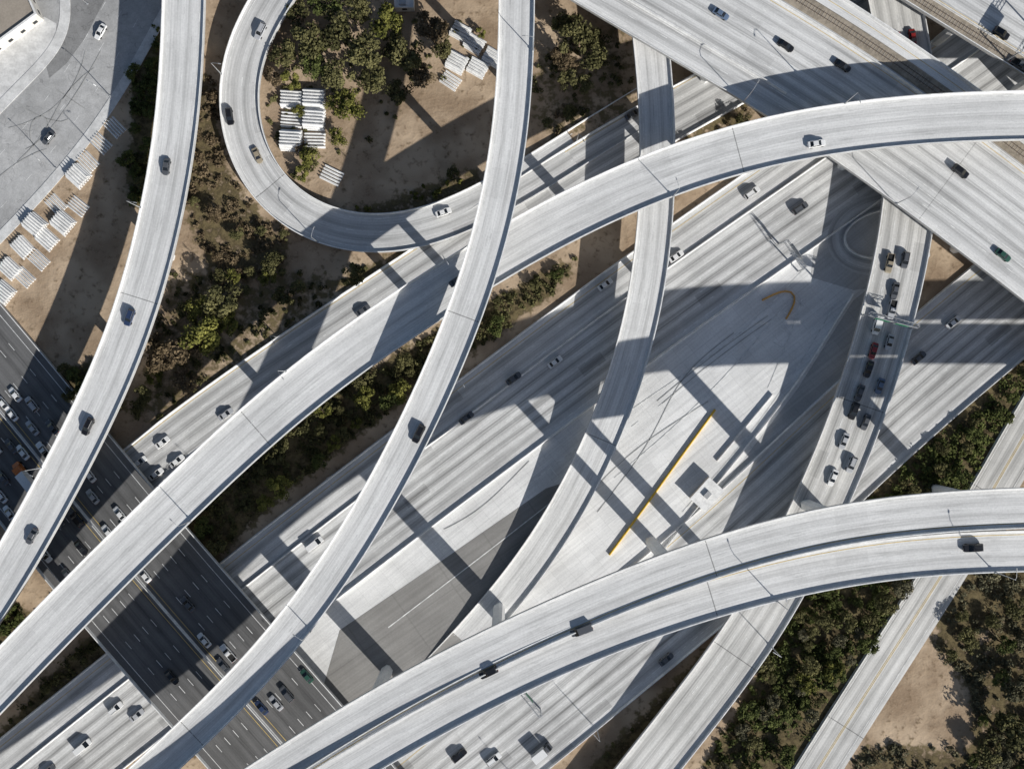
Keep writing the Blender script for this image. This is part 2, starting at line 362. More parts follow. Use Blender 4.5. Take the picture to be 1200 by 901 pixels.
def sheet(name,px,z,mat):
    V=[W(u,v,0) for u,v in px]; V=[(x,y,z) for x,y,_ in V]
    me=bpy.data.meshes.new(name); me.from_pydata(V,[],[tuple(range(len(V)))]); me.materials.append(mat); me.update()
    if me.polygons[0].normal.z<0: me.flip_normals()
    return link(bpy.data.objects.new(name,me))
sheet('paved_gore',[(240,800),(350,672),(470,580),(600,480),(740,375),(880,275),(975,210),(1075,170),(1090,300),(1010,400),(960,480),(860,590),(760,690),(620,800),(480,910),(380,1000),(250,1000)],0.03,M_slab)
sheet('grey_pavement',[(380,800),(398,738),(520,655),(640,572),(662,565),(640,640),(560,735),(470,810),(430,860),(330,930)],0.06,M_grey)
sheet('shoulder_pavement',[(745,705),(800,625),(870,540),(935,455),(1000,352),(1042,318),(1050,330),(1020,420),(960,500),(900,590)],0.06,M_slab2)
sheet('shoulder_pavement',[(960,232),(1000,200),(1060,160),(1090,190),(1085,300),(1050,335),(1000,340),(950,325)],0.065,M_slab2)
sheet('parking_lot',[(-250,-200),(160,-200),(140,-20),(95,60),(60,115),(0,185),(-250,420)],0.03,M_asph)
sheet('side_street',[(64,-100),(140,-100),(128,-10),(100,45),(78,75),(58,92),(52,70),(74,45),(80,20),(72,-30)],0.075,M_asph2)
kp=Path([(66,-90,0.07),(72,-30,0.07),(80,20,0.07),(72,50,0.07),(45,80,0.07),(0,125,0.07),(-60,190,0.07),(-120,260,0.07)],(0,60),3)
sweep('sidewalk',kp,[(-1.7,-0.2),(1.7,-0.2),(1.7,0.13),(-1.7,0.13)],[0]*4,[M_walk])
sheet('forecourt_pavement',[(-60,100),(52,20),(66,28),(66,45),(40,76),(-2,118),(-60,180)],0.07,M_walk)
def paint(pts,w=0.3,mi=0,dash=None,z=0.10,name='painted_line'):
    p=Path([(a,b,z) for a,b in pts],(0,0),3); m=Marks(); m.line(p,0,w,mi,dash); return m.obj(name)
paint([(455,735),(560,655),(650,585)],0.35); paint([(628,560),(740,480),(850,405),(905,355),(945,312)],0.35)
paint([(720,560),(790,500),(860,430),(925,352)],0.3); paint([(800,600),(870,520),(935,430),(985,345)],0.35)
paint([(900,455),(925,395),(940,350)],0.3)
for k in range(4): paint([(905+k*7,400-k*17),(921+k*7,410-k*17)],0.35)
paint([(740,500),(800,455),(860,412)],0.2,0,DS); paint([(630,520),(640,545),(655,560)],0.3)
for pts in ([(770,470),(830,420),(900,370)],[(776,473),(836,423),(904,374)],[(660,610),(740,530),(830,470)],[(700,600),(760,520),(800,440),(860,390)],[(520,620),(560,600),(620,540)],
            [(60,150),(90,110),(118,60)],[(20,190),(60,150),(70,110),(110,80)],[(10,150),(50,140),(90,100),(100,60)],[(30,175),(62,160),(66,130),(40,125),(25,150),(40,172)],[(-10,215),(30,180),(55,175)],[(66,105),(100,128)],[(20,120),(60,150),(80,140)]):
    paint(pts,0.22,2,None,0.125,'tyre_marks')
b_=Path([(762,665,0.09),(800,615,0.09),(868,532,0.09),(935,447,0.09),(1000,345,0.09)],(0,0),3); barrier(b_,0)
b_=Path([(840,540,0.09),(880,492,0.09),(905,462,0.09)],(0,0),3); barrier(b_,0)
b_=Path([(838,480,0.06),(800,532,0.06),(757,592,0.06),(714,650,0.06)],(0,0),3); barrier(b_,0,name='yellow_barrier',mat=M_yb,sc=0.95)
b_=Path([(893,352,0.07),(912,342,0.07),(935,338,0.07),(932,356,0.07),(921,374,0.07)],(0,0),1); barrier(b_,0,name='orange_water_barrier',mat=M_orange,sc=0.8)
# ---------------------------------------------------------------- columns
def column(path,u,v,base=0.0,r=1.35,off=0,depth=2.2):
    x,y,_=W(u,v,0); d=path.near_xy(x,y); p,n=path.at(d,off); n=np.array(n); t=np.array([n[1],-n[0]])
    zt=p[2]-depth+0.02; mb=MB()
    if zt<1.5: return
    def ring(z,a,b): return [(p[0]+n[0]*a*cx+t[0]*b*cy,p[1]+n[1]*a*cx+t[1]*b*cy,z) for cx,cy in ((-1,-.55),(-.55,-1),(.55,-1),(1,-.55),(1,.55),(.55,1),(-.55,1),(-1,.55))]
    fl=min(5.0,zt*0.4)
    mb.rings([ring(base,r,r),ring(zt-fl,r,r),ring(zt-fl*0.4,r*1.35,r*1.05),ring(zt,path.w*0.24 if path.w<20 else r*1.8,r*1.15)])
    mb.obj('column',[M_col],path.obj)
for u,v in ((225,60),(230,185),(200,300),(150,420),(140,525),(32,712)): column(R1,u,v)
for u,v in ((606,110),(614,238),(585,365),(512,553),(398,730),(290,830)): column(R2,u,v)
for u,v in ((8,838),(120,715),(236,618),(350,502),(510,378),(695,283),(820,235),(940,205),(1085,190)): column(R3,u,v,r=1.5)
for u,v in ((440,760),(570,685),(757,622),(930,570),(1090,550)): column(R4,u,v,r=1.7)
for u,v in ((470,790),(600,730),(838,690),(975,620),(1140,600)): column(R4b,u,v,r=1.7)
for u,v in ((768,90),(768,175),(757,330),(728,430),(697,510)): column(R5,u,v,r=1.1,depth=1.6)
for u,v in ((1060,250),(1045,340),(1020,430),(950,590),(915,670),(860,760),(790,850)): column(C,u,v,r=1.2,depth=1.8)
for u,v in ((820,90),(900,140),(980,190),(1130,270),(760,40)):
    for o in (-15,-5,6,16): column(G1,u+20,v-20,off=o,depth=2.6)
for u,v in ((1110,30),(1200,90)):
    for o in (-8,8): column(G2,u,v,off=o,depth=2.6)
for u,v in ((165,690),(330,850)):
    for o in (-18,0,18): column(A,u,v,off=o,r=0.9,depth=1.6)
# ---------------------------------------------------------------- ground
def inpoly(X,Y,poly):
    r=np.zeros(X.shape,bool); n=len(poly)
    for i in range(n):
        x0,y0=poly[i];x1,y1=poly[(i+1)%n]
        c=((y0>Y)!=(y1>Y))
        with np.errstate(divide='ignore',invalid='ignore'): xi=(x1-x0)*(Y-y0)/(y1-y0+1e-12)+x0
        r^=c&(X<xi)
    return r
# polygon, shrub density, size range, foliage, ground cover, tree spacing count, tree kinds
veg=[
 ([(222,90),(250,90),(262,180),(290,235),(345,285),(330,320),(250,335),(215,250)],0.11,(0.8,2.0),'fb',0.7,10,'fb fo fo'),
 ([(200,590),(300,520),(420,440),(600,340),(680,300),(640,350),(480,462),(330,580),(250,660),(225,640)],0.15,(0.9,2.3),'fo',1.0,30,'fo fg fy'),
 ([(1040,530),(1100,455),(1200,385),(1260,350),(1260,420),(1190,490),(1130,590),(980,600)],0.20,(1.0,2.8),'fg',1.0,36,'fg fg fo'),
 ([(930,690),(1075,665),(1040,740),(975,840),(930,905),(820,905),(880,810)],0.20,(1.0,2.6),'fg',1.0,36,'fg fo fgr'),
 ([(1150,640),(1260,640),(1260,760),(1150,740),(1090,770),(1100,720)],0.14,(1.0,2.4),'fgr',0.8,16,'fgr fgr fo'),
 ([(1100,760),(1200,740),(1260,780),(1260,960),(980,960),(1010,870),(1040,870),(1140,880),(1140,820)],0.12,(0.9,2.4),'fgr',0.7,22,'fgr fo fg'),
 ([(0,860),(60,790),(120,735),(160,775),(70,850),(0,910),(-60,950),(-60,900)],0.16,(0.9,2.2),'fo',0.95,12,'fo fg fo'),
 ([(845,745),(870,740),(800,830),(735,905),(680,910),(760,830)],0.16,(0.8,1.8),'fo',0.9,8,'fg fo fo'),
 ([(160,0),(192,0),(185,120),(175,250),(150,230),(155,120)],0.16,(1.0,2.4),'fg',0.95,14,'fg fg fo'),
 ([(320,60),(350,20),(560,20),(575,60),(500,110),(420,180),(330,220),(310,160)],0.04,(0.6,1.5),'fo',0.2,8,'fo fy fb'),
 ([(385,245),(450,235),(560,195),(575,215),(510,245),(440,255)],0.12,(0.6,1.4),'fy',0.7,3,'fy fo fo'),
 ([(625,60),(740,20),(745,90),(660,150),(625,160)],0.06,(0.7,1.8),'fo',0.4,4,'fo fo fb'),
 ([(200,320),(330,320),(420,320),(380,385),(270,450),(190,500),(150,490),(180,400)],0.08,(0.7,1.9),'fo',0.5,14,'fo fy fb'),
 ([(800,150),(890,105),(870,180),(800,210)],0.10,(0.6,1.6),'fb',0.6,3,'fb fo fo'),
 ([(60,440),(110,420),(150,480),(90,500)],0.12,(0.8,2.0),'fo',0.8,8,'fg fo fo'),
 ([(395,330),(470,290),(540,290),(450,345)],0.12,(0.6,1.6),'fo',0.7,4,'fo fy fo'),
 ([(0,700),(40,720),(70,690),(20,780),(-50,860),(-60,760)],0.14,(0.8,2.2),'fg',0.9,8,'fg fo fg'),
 ([(640,130),(745,100),(745,130),(640,175)],0.08,(0.7,1.5),'fb',0.5,2,'fb fo fo'),
]
fx=np.arange(-215,215.1,1.6); fy=np.arange(-170,170.1,1.6)
ox=np.array([2500,1500,900,600,450,350,290,250,230]); oy=np.array([2500,1500,900,600,450,350,290,240,200])
xs=np.r_[-ox,fx,ox[::-1]]; ys=np.r_[-oy,fy,oy[::-1]]
GX,GY=np.meshgrid(xs,ys); U=GX/S+600; Vv=450.5-GY/S
vg=np.full(GX.shape,0.08)
vg[(abs(GX)>216)|(abs(GY)>171)]=0.45
for t_ in veg: vg=np.where(inpoly(U,Vv,t_[0]),t_[4],vg)
for _ in range(3):
    q=vg.copy(); q[1:-1,1:-1]=(vg[1:-1,1:-1]*2+vg[:-2,1:-1]+vg[2:,1:-1]+vg[1:-1,:-2]+vg[1:-1,2:])/6; vg=q
ny,nx=GX.shape; idx=np.arange(nx*ny).reshape(ny,nx)
Fq=np.stack([idx[:-1,:-1],idx[:-1,1:],idx[1:,1:],idx[1:,:-1]],-1).reshape(-1,4)
n=NT('ground_soil',0.95,0.1); p=n.pos(); a=n.attr('tint')
n1=n.noise(p,0.05,2.5,0.65); n2=n.noise(p,0.35,2.5,0.7); n3=n.noise(p,2.2,2.5,0.75)
dirt=n.mix(n.mr(n1,0.35,0.65),(0.31,0.225,0.15),(0.52,0.40,0.28))
dirt=n.mix(n.mr(n2,0.50,0.78),dirt,(0.20,0.14,0.09))
dirt=n.mix(n.mr(n3,0.55,0.75,0,0.5),dirt,(0.55,0.46,0.35))
gv=n.mix(n.mr(n2,0.35,0.65),(0.06,0.048,0.026),(0.17,0.135,0.07))
gv=n.mix(n.mr(n3,0.5,0.7,0,0.6),gv,(0.22,0.165,0.10))
f=n.mr(n.math('ADD',a,n.math('MULTIPLY',n.math('SUBTRACT',n2,0.5),1.6)),0.25,0.65)
n.bump(n2,0.8,0.35)
M_ground=n.out(n.mix(f,dirt,gv))
me=np_mesh('ground',np.stack([GX,GY,np.zeros_like(GX)],-1).reshape(-1,3),Fq,[M_ground],tint=vg.ravel())
link(bpy.data.objects.new('ground',me))
# ---------------------------------------------------------------- vegetation
def leaves(Cn,R,per,size):
    Cn=np.repeat(Cn,per,0); Rr=np.repeat(R,per,0); n=len(Cn)
    d=rng.normal(size=(n,3)); d/=np.linalg.norm(d,axis=1)[:,None]
    r=(0.5+0.55*rng.random(n))[:,None]
    P=Cn+d*r*Rr
    nm=d+rng.normal(size=(n,3))*0.6+np.array([0,0,0.5]); nm/=np.linalg.norm(nm,axis=1)[:,None]
    t=np.cross(nm,rng.normal(size=(n,3))); t/=np.linalg.norm(t,axis=1)[:,None]; b=np.cross(nm,t)
    s=(size*(0.55+0.8*rng.random(n)))[:,None]; s2=s*(0.5+0.5*rng.random(n))[:,None]
    return np.stack([P-t*s-b*s2*0.3,P+b*s2*-1,P+t*s+b*s2*0.2,P+b*s2],1)
MF=dict(fg=M_fg,fy=M_fy,fo=M_fo,fb=M_fb,fgr=M_fgr)
lo_=[p_ for p_ in roads if (not p_.elev) or p_.P[:,2].min()<8]
RX=np.concatenate([p_.P for p_ in lo_]); RW=np.concatenate([np.full(len(p_.P),p_.w/2+0.8) for p_ in lo_])
low=RX[:,2]<9.6; RX=RX[low]; RW=RW[low]
def free(x,y,marg=0.0):
    d=np.hypot(x[:,None]-RX[None,:,0],y[:,None]-RX[None,:,1])
    return np.all(d>RW[None,:]+marg,axis=1)
autotrees=[]
for poly,dens,(ra,rb),mk,_,nt_,kinds in veg:
    P=np.array([W(u,v,0)[:2] for u,v in poly]); mn=P.min(0);mx=P.max(0); PP=[tuple(q) for q in P]
    nn=int((mx-mn).prod()*dens*1.4); xy=mn+rng.random((nn,2))*(mx-mn)
    ok=inpoly(xy[:,0],xy[:,1],PP)
    cl=np.sin(xy[:,0]*0.31+1.3)*np.cos(xy[:,1]*0.27)+0.6*np.sin(xy[:,0]*0.11-xy[:,1]*0.17)
    ok&= cl+rng.normal(size=nn)*0.5>-0.5
    xy=xy[ok]; xy=xy[free(xy[:,0],xy[:,1],0.8)]
    c2=mn+rng.random((nt_*8,2))*(mx-mn); rt=rng.uniform(1.9,4.2,len(c2))
    o2=inpoly(c2[:,0],c2[:,1],PP)&free(c2[:,0],c2[:,1],1.5)
    got=[]
    for (x,y),r_,q in zip(c2,rt,o2):
        if q and all(math.hypot(x-g[0],y-g[1])>(r_+g[2])*0.6 for g in got): got.append((x,y,r_))
        if len(got)>=nt_: break
    autotrees+=[(g[0],g[1],g[2],random.choice(kinds.split())) for g in got]
    if len(xy)==0: continue
    m=len(xy); r=ra+(rb-ra)*rng.random(m)**2
    k=3; cen=np.repeat(np.c_[xy,r*0.5],k,0); rr=np.repeat(r,k)
    cen[:,:2]+=rng.normal(size=(m*k,2))*rr[:,None]*0.45; cen[:,2]*=0.6+0.8*rng.random(m*k)
    R=np.stack([rr*0.62,rr*0.62,rr*0.5],1)
    V=leaves(cen,R,20,0.36); V[:,:,2]=np.abs(V[:,:,2])
    tint=np.repeat(np.clip(np.repeat(np.repeat(rng.random(m),k)*0.5+rng.random(m*k)*0.25,20)+rng.random(m*k*20)*0.35-0.08,0,1),4)
    Vf=V.reshape(-1,3)
    link(bpy.data.objects.new('shrub_mass',np_mesh('shrub_mass',Vf,np.arange(len(Vf)).reshape(-1,4),[MF[mk]],tint=tint)))
def tree_mesh(seed,R,Ht,mat,nl=16):
    g=random.Random(seed); mb=MB(); th=Ht*0.45
    mb.tube([(0,0,-0.2),(0.1,0.05,th*0.5),(0.15,-0.1,th)],[0.42,0.32,0.26],8,0)
    cs=[];rs=[]
    for i in range(nl):
        a=g.random()*6.283; q=math.sqrt(g.random())*R*0.78; z=th+g.random()*(Ht-th)*0.75*(1-0.4*q/R)+0.6
        c=(q*math.cos(a),q*math.sin(a),z); cs.append(c); rr=R*(0.22+0.20*g.random()); rs.append((rr,rr,rr*0.75))
        if i%2==0:
            mb.tube([(0.12,-0.05,th*0.8),(c[0]*0.5,c[1]*0.5,th+(z-th)*0.4),c],[0.2,0.13,0.04],5,0)
    V0=np.array(mb.v); per=100
    V=leaves(np.array(cs),np.array(rs),per,0.36).reshape(-1,3)
    lt=np.repeat(np.array([g.random() for _ in cs])*0.55,per)+rng.random(nl*per)*0.5-0.08
    tint=np.r_[np.zeros(len(V0)),np.repeat(np.clip(lt,0,1),4)]
    me=bpy.data.meshes.new('tree')
    fs=list(mb.f)+[tuple(x) for x in (np.arange(len(V)).reshape(-1,4)+len(V0))]
    me.from_pydata(np.r_[V0,V].tolist(),[],fs)
    me.materials.append(M_bark); me.materials.append(mat)
    me.polygons.foreach_set('material_index',[0]*len(mb.f)+[1]*(len(fs)-len(mb.f)))
    at=me.attributes.new('tint','FLOAT','POINT'); at.data.foreach_set('value',tint.astype(np.float32)); me.update(); return me
TV={}
for j,(k,m) in enumerate(MF.items()): TV[k]=[tree_mesh(j*31+i,5.0,8.5,m) for i in range(3)]
def treexy(x,y,r,k):
    o=bpy.data.objects.new('tree',random.choice(TV[k])); sc=r/5.0
    o.location=(x,y,0); o.scale=(sc*random.uniform(.9,1.1),sc*random.uniform(.9,1.1),sc*random.uniform(0.85,1.1)); o.rotation_euler[2]=random.random()*6.28
    link(o)
def tree(u,v,rpx,k):
    x,y,_=W(u,v,0); treexy(x,y,rpx*S,k)
for t in autotrees: treexy(*t)
for t in [(362,62,24,'fo'),(338,72,18,'fo'),(395,45,24,'fo'),(430,70,26,'fo'),(400,95,20,'fo'),(455,35,22,'fy'),(480,70,22,'fo'),(510,40,20,'fb'),(412,130,20,'fy'),(440,100,20,'fo'),(355,25,18,'fo'),(345,98,14,'fy'),(385,15,20,'fg'),(425,20,20,'fo'),
  (398,165,12,'fy'),(357,206,10,'fy'),(495,95,18,'fb'),(520,65,14,'fo'),(470,110,16,'fo'),(325,95,12,'fb'),(375,85,18,'fg'),(460,60,16,'fo'),
  (672,52,24,'fo'),(692,72,20,'fo'),(655,75,16,'fb'),(660,35,14,'fo'),(700,50,14,'fo'),
  (246,392,25,'fy'),(268,350,23,'fo'),(238,362,15,'fy'),(205,422,24,'fb'),(222,446,16,'fb'),(190,404,15,'fb'),(270,378,16,'fy'),
  (105,455,12,'fg'),(85,462,10,'fo'),(-30,60,16,'fg'),(-80,330,20,'fg'),(1280,500,22,'fg'),(1290,820,22,'fo'),
  (970,780,15,'fy'),(940,795,13,'fy'),(1165,850,24,'fo'),(1150,875,18,'fo'),(1180,800,18,'fgr')]: tree(*t)
# ---------------------------------------------------------------- vehicles
paintc=dict(white=(0.80,0.80,0.79),silver=(0.45,0.46,0.48),black=(0.012,0.012,0.014),gray=(0.09,0.095,0.105),red=(0.26,0.02,0.02),blue=(0.03,0.05,0.11),tan=(0.33,0.28,0.2),green=(0.03,0.09,0.065),orange=(0.55,0.16,0.03),lblue=(0.12,0.17,0.26))
MP={}
for k,c in paintc.items():
    n_=NT('car_paint_'+k,0.3,0.5); n_.b.inputs['Coat Weight'].default_value=0.5; n_.b.inputs['Coat Roughness'].default_value=0.08; MP[k]=n_.out(n_.mix(n_.mr(n_.noise(n_.pos(),3,2),0.4,0.6),c,tuple(x*0.93 for x in c)))
M_glass=simple('dark_glass',(0.015,0.018,0.022),0.12,0,0.6); M_tyre=simple('tyre_rubber',(0.02,0.02,0.02),0.9); M_hl=simple('headlight',(0.7,0.7,0.68),0.2); M_tl=simple('taillight',(0.4,0.02,0.02),0.3)
def carmesh(kind,col):
    mb=MB()
    def body(secs,mi=0):
        rs=[]
        for x,hw,zl,zh in secs:
            rs.append([(x,-hw*.9,zl),(x,-hw,zl+.18),(x,-hw,zh-.16),(x,-hw*.86,zh),(x,hw*.86,zh),(x,hw,zh-.16),(x,hw,zl+.18),(x,hw*.9,zl)])
        mb.rings(rs,mi)
    def cabin(x0,x1,rx0,rx1,z0,z1,w0,w1):
        a=[(x0,-w0,z0),(x1,-w0,z0),(x1,w0,z0),(x0,w0,z0)]; b=[(rx0,-w1,z1),(rx1,-w1,z1),(rx1,w1,z1),(rx0,w1,z1)]
        mb.rings([a,b],1)
        c=[(rx0-.02,-w1-.03,z1-.03),(rx1+.02,-w1-.03,z1-.03),(rx1+.02,w1+.03,z1-.03),(rx0-.02,w1+.03,z1-.03)]
        e=[(rx0+.08,-w1+.06,z1+.06),(rx1-.08,-w1+.06,z1+.06),(rx1-.08,w1-.06,z1+.06),(rx0+.08,w1-.06,z1+.06)]
        mb.rings([c,e],0)
        for sx in (-1,1):
            for (p,q) in (((x0,w0),(rx0,w1)),((x1,w0),(rx1,w1))):
                mb.tube([(p[0],sx*p[1],z0),(q[0],sx*q[1],z1)],0.05,4,0)
            xm=(x0+x1)/2; mb.tube([(xm,sx*w0,z0),(xm,sx*w1,z1)],0.05,4,0)
    def wheels(xs,hw,r=0.34):
        for x in xs:
            for sy in (-1,1):
                rr=[]
                for yy in (sy*(hw-.22),sy*(hw+.01)):
                    rr.append([(x+r*math.cos(k*math.pi/6),yy,r+r*math.sin(k*math.pi/6)) for k in range(12)])
                mb.rings(rr,2)
    def lights(xf,xr,hw,z):
        for sy in (-1,1):
            y0,y1=sorted((sy*(hw-.42),sy*(hw-.1)))
            mb.box(xf-.12,xf+.03,y0,y1,z-.08,z+.08,3); mb.box(xr-.03,xr+.1,y0,y1,z,z+.16,4)
    if kind=='sedan':
        body([(-2.35,.72,.35,.82),(-2.2,.84,.25,.93),(-1.5,.91,.2,.98),(0,.92,.2,.95),(1.1,.91,.2,.92),(2.0,.85,.22,.78),(2.35,.66,.32,.66)])
        cabin(-1.75,1.15,-1.05,.35,.94,1.40,.80,.62); wheels((-1.4,1.45),.92); lights(2.3,-2.35,.8,.6)
    elif kind=='suv':
        body([(-2.4,.82,.4,1.0),(-2.3,.92,.3,1.1),(-1.2,.97,.28,1.12),(1.0,.97,.28,1.10),(2.1,.92,.3,.98),(2.4,.76,.4,.85)])
        cabin(-2.3,1.2,-1.95,.4,1.08,1.68,.88,.72); wheels((-1.45,1.5),.97,.38); lights(2.35,-2.4,.88,.75)
        for sy in (-.6,.6): mb.tube([(-1.8,sy,1.79),(.2,sy,1.79)],.03,4,2)
    elif kind=='pickup':
        body([(-2.8,.9,.45,.62),(-2.75,.95,.4,.72),(-.75,.95,.4,.74),(-.7,.95,.4,1.05),(1.0,.95,.35,1.1),(2.4,.92,.38,1.0),(2.7,.78,.45,.85)])
        mb.box(-2.78,-2.7,-.93,.93,.6,1.1,0); mb.box(-2.7,-.7,-.95,-.86,.6,1.1,0); mb.box(-2.7,-.7,.86,.95,.6,1.1,0); mb.box(-2.69,-.75,-.85,.85,.73,.78,2)
        cabin(-.7,1.15,-.55,.45,1.05,1.65,.86,.7); wheels((-1.8,1.75),.96,.4); lights(2.65,-2.8,.88,.75)
    elif kind=='van':
        body([(-2.7,.9,.4,1.2),(-2.6,.98,.3,1.25),(1.4,.98,.3,1.25),(2.3,.92,.3,1.0),(2.6,.78,.4,.85)])
        cabin(-2.6,1.75,-2.5,.9,1.22,2.05,.94,.86); mb.box(-2.62,-.6,-.95,.95,1.25,2.0,0); wheels((-1.7,1.7),.98,.38); lights(2.55,-2.7,.9,.75)
    elif kind=='truck':
        mb.box(-7.8,2.2,-1.25,1.25,1.15,3.7,5); mb.box(-7.6,5.5,-.5,.5,.7,1.0,2)
        body([(2.6,1.15,.6,2.6),(3.0,1.2,.55,3.1),(4.4,1.2,.55,3.0),(4.9,1.15,.55,1.9),(6.1,1.0,.6,1.6)]); cabin(3.2,5.0,3.4,4.4,1.9,3.1,1.22,1.05)
        wheels((-7,-5.8,2.4,3.4,5.4),1.22,.5); lights(6.1,-7.8,1.1,.9)
        for k in range(12): mb.box(-7.6+k*.82,-7.55+k*.82,-1.27,1.27,1.2,3.72,5)
    elif kind=='box':
        mb.box(-3.4,1.0,-1.15,1.15,.95,3.1,5); mb.box(-3.3,2.6,-.45,.45,.55,.9,2)
        body([(1.15,1.0,.45,1.5),(1.3,1.05,.4,1.6),(2.6,1.05,.4,1.5),(3.1,.95,.45,1.15)]); cabin(1.2,2.7,1.3,2.1,1.45,2.25,1.0,.85)
        wheels((-2.3,2.3),1.05,.44); lights(3.05,-3.4,.95,.8)
    return mb.mesh('vehicle_'+kind,[MP[col],M_glass,M_tyre,M_hl,M_tl,MP['white']])
cache={}
NM=dict(sedan='car',suv='sport_utility_car',pickup='pickup_truck',van='van',truck='semi_trailer_truck',box='box_truck')
placed=[]
def car(path,u,v,kind='sedan',col='white',flip=0,sc=1.14):
    d=path.near_px(u,v); p,n=path.at(d); z=p[2]+0.03
    x,y,_=W(u,v,z)
    off=(x-p[0])*n[0]+(y-p[1])*n[1]; off=float(np.clip(off,-path.w/2+1.9,path.w/2-1.9))
    if path in (A,) and abs(off)<2.2: off=2.6 if off>=0 else -2.6
    x=p[0]+n[0]*off; y=p[1]+n[1]*off
    rad=9 if kind=='truck' else 4.2
    for q in placed:
        if abs(q[2]-z)<3 and math.hypot(q[0]-x,q[1]-y)<(rad+q[3])*0.42: return
    placed.append((x,y,z,rad))
    if (kind,col) not in cache: cache[(kind,col)]=carmesh(kind,col)
    o=bpy.data.objects.new(NM[kind],cache[(kind,col)]); o.location=(x,y,z)
    p2,_=path.at(min(d+2,path.L)); p1,_=path.at(max(d-2,0)); dx,dy,dz=p2-p1
    L=math.hypot(dx,dy); pit=-math.atan2(dz,L); ang=math.atan2(dy,dx)+(math.pi if flip else 0)+random.uniform(-.02,.02)
    o.rotation_euler=(0,pit*(-1 if flip else 1),ang); o.scale=(sc*random.uniform(.96,1.05),sc,sc); link(o)
L=[(R1,196,196,'sedan','gray',0),(R1,152,375,'suv','blue',0),(R1,103,502,'suv','black',0),(R1,38,629,'sedan','gray',0),
 (R2,490,510,'suv','black',0),(R3,958,169,'sedan','white',0),(R3,538,328,'sedan','gray',0),
 (R4b,678,732,'van','gray',0),(R4b,566,776,'suv','black',0),(R4b,1140,641,'suv','black',0),
 (G1,845,18,'sedan','lblue',0),(G1,919,54,'sedan','black',0),(G1,985,77,'sedan','black',0),(G1,1122,200,'suv','black',0),(G1,1175,300,'sedan','green',0),
 (G2,1171,40,'suv','black',0),(G2,1190,77,'pickup','gray',0),
 (LP,303,185,'sedan','tan',0),(LP,270,138,'suv','black',0),(LP,306,38,'suv','silver',0),(LP,518,250,'sedan','white',0),
 (B,370,636,'van','white',0),(B,710,333,'sedan','white',0),(B,648,426,'sedan','white',0),(B,600,445,'sedan','gray',0),(B,545,491,'sedan','gray',0),(B,790,302,'sedan','white',0),(B,883,225,'suv','white',0),(B,935,246,'suv','gray',0),
 (B,135,830,'suv','white',0),(B,160,838,'sedan','silver',0),(B,100,872,'van','white',0),(B,60,900,'sedan','gray',0),
 (F,263,487,'sedan','silver',0),(F,193,517,'sedan','white',0),(F,426,364,'sedan','gray',0),(F,735,124,'sedan','gray',0),
 (F,165,541,'sedan','white',0),(F,183,556,'sedan','white',0),(F,207,541,'sedan','white',0),(F,138,546,'suv','white',0),(F,160,568,'sedan','gray',0),(F,142,572,'suv','black',0),
 (A,34,560,'truck','orange',1),(A,126,625,'sedan','white',1),(A,111,583,'sedan','silver',1),(A,18,461,'sedan','white',1),(A,10,487,'sedan','white',1),(A,26,482,'suv','gray',1),(A,53,528,'pickup','white',1),(A,5,560,'sedan','gray',1),(A,2,580,'sedan','white',1),(A,12,600,'sedan','white',1),(A,0,475,'sedan','white',0),(A,38,500,'sedan','silver',1),(A,72,545,'sedan','white',1),(A,-8,520,'box','white',0),(A,30,620,'sedan','silver',0),(A,55,650,'suv','white',0),(A,80,672,'sedan','gray',0),(A,96,600,'suv','black',1),(A,140,600,'sedan','white',1),
 (A,12,520,'sedan','gray',1),(A,28,530,'sedan','white',1),(A,40,475,'suv','silver',1),(A,62,500,'sedan','gray',1),(A,85,530,'sedan','black',1),(A,105,555,'sedan','white',1),(A,150,620,'suv','gray',1),(A,160,640,'sedan','white',1),(A,70,610,'sedan','gray',0),(A,95,640,'sedan','black',0),
 (A,220,706,'sedan','gray',1),(A,240,749,'sedan','white',1),(A,270,766,'pickup','white',1),(A,262,778,'sedan','gray',1),(A,322,820,'sedan','silver',1),(A,337,812,'suv','gray',1),(A,360,791,'sedan','green',1),(A,308,829,'sedan','blue',1),(A,173,676,'sedan','white',1),(A,200,790,'sedan','black',0),(A,290,800,'sedan','gray',1),
 (E,645,782,'van','white',0),(E,538,884,'suv','black',0),(E,581,886,'suv','white',0),(E,634,880,'box','gray',0),(E,1117,377,'sedan','white',0),(E,990,396,'sedan','white',0),(E,782,770,'sedan','gray',0),(E,945,565,'suv','blue',0),(E,1075,420,'sedan','gray',0),(E,930,620,'sedan','black',0),
 (C,1041,310,'pickup','tan',0),(C,1059,307,'suv','gray',0),(C,1045,360,'pickup','silver',0),(C,1027,380,'van','white',0),(C,1022,413,'sedan','red',0),(C,1042,399,'sedan','silver',0),(C,1007,459,'sedan','gray',0),(C,1030,453,'sedan','lblue',0),(C,1013,496,'sedan','gray',0),(C,988,517,'sedan','silver',0),(C,998,541,'suv','silver',0),(C,975,560,'sedan','white',0),(C,1018,430,'sedan','black',0),(C,1048,340,'sedan','gray',0),(C,1000,480,'suv','black',0),
 (C,1051,46,'sedan','red',0),(C,1068,44,'sedan','red',0),(C,1071,75,'suv','white',0),(B,1010,205,'sedan','gray',0),
 (ST,118,40,'sedan','white',0),(ST,60,160,'sedan','gray',0)]
for l in L: car(*l[:6])
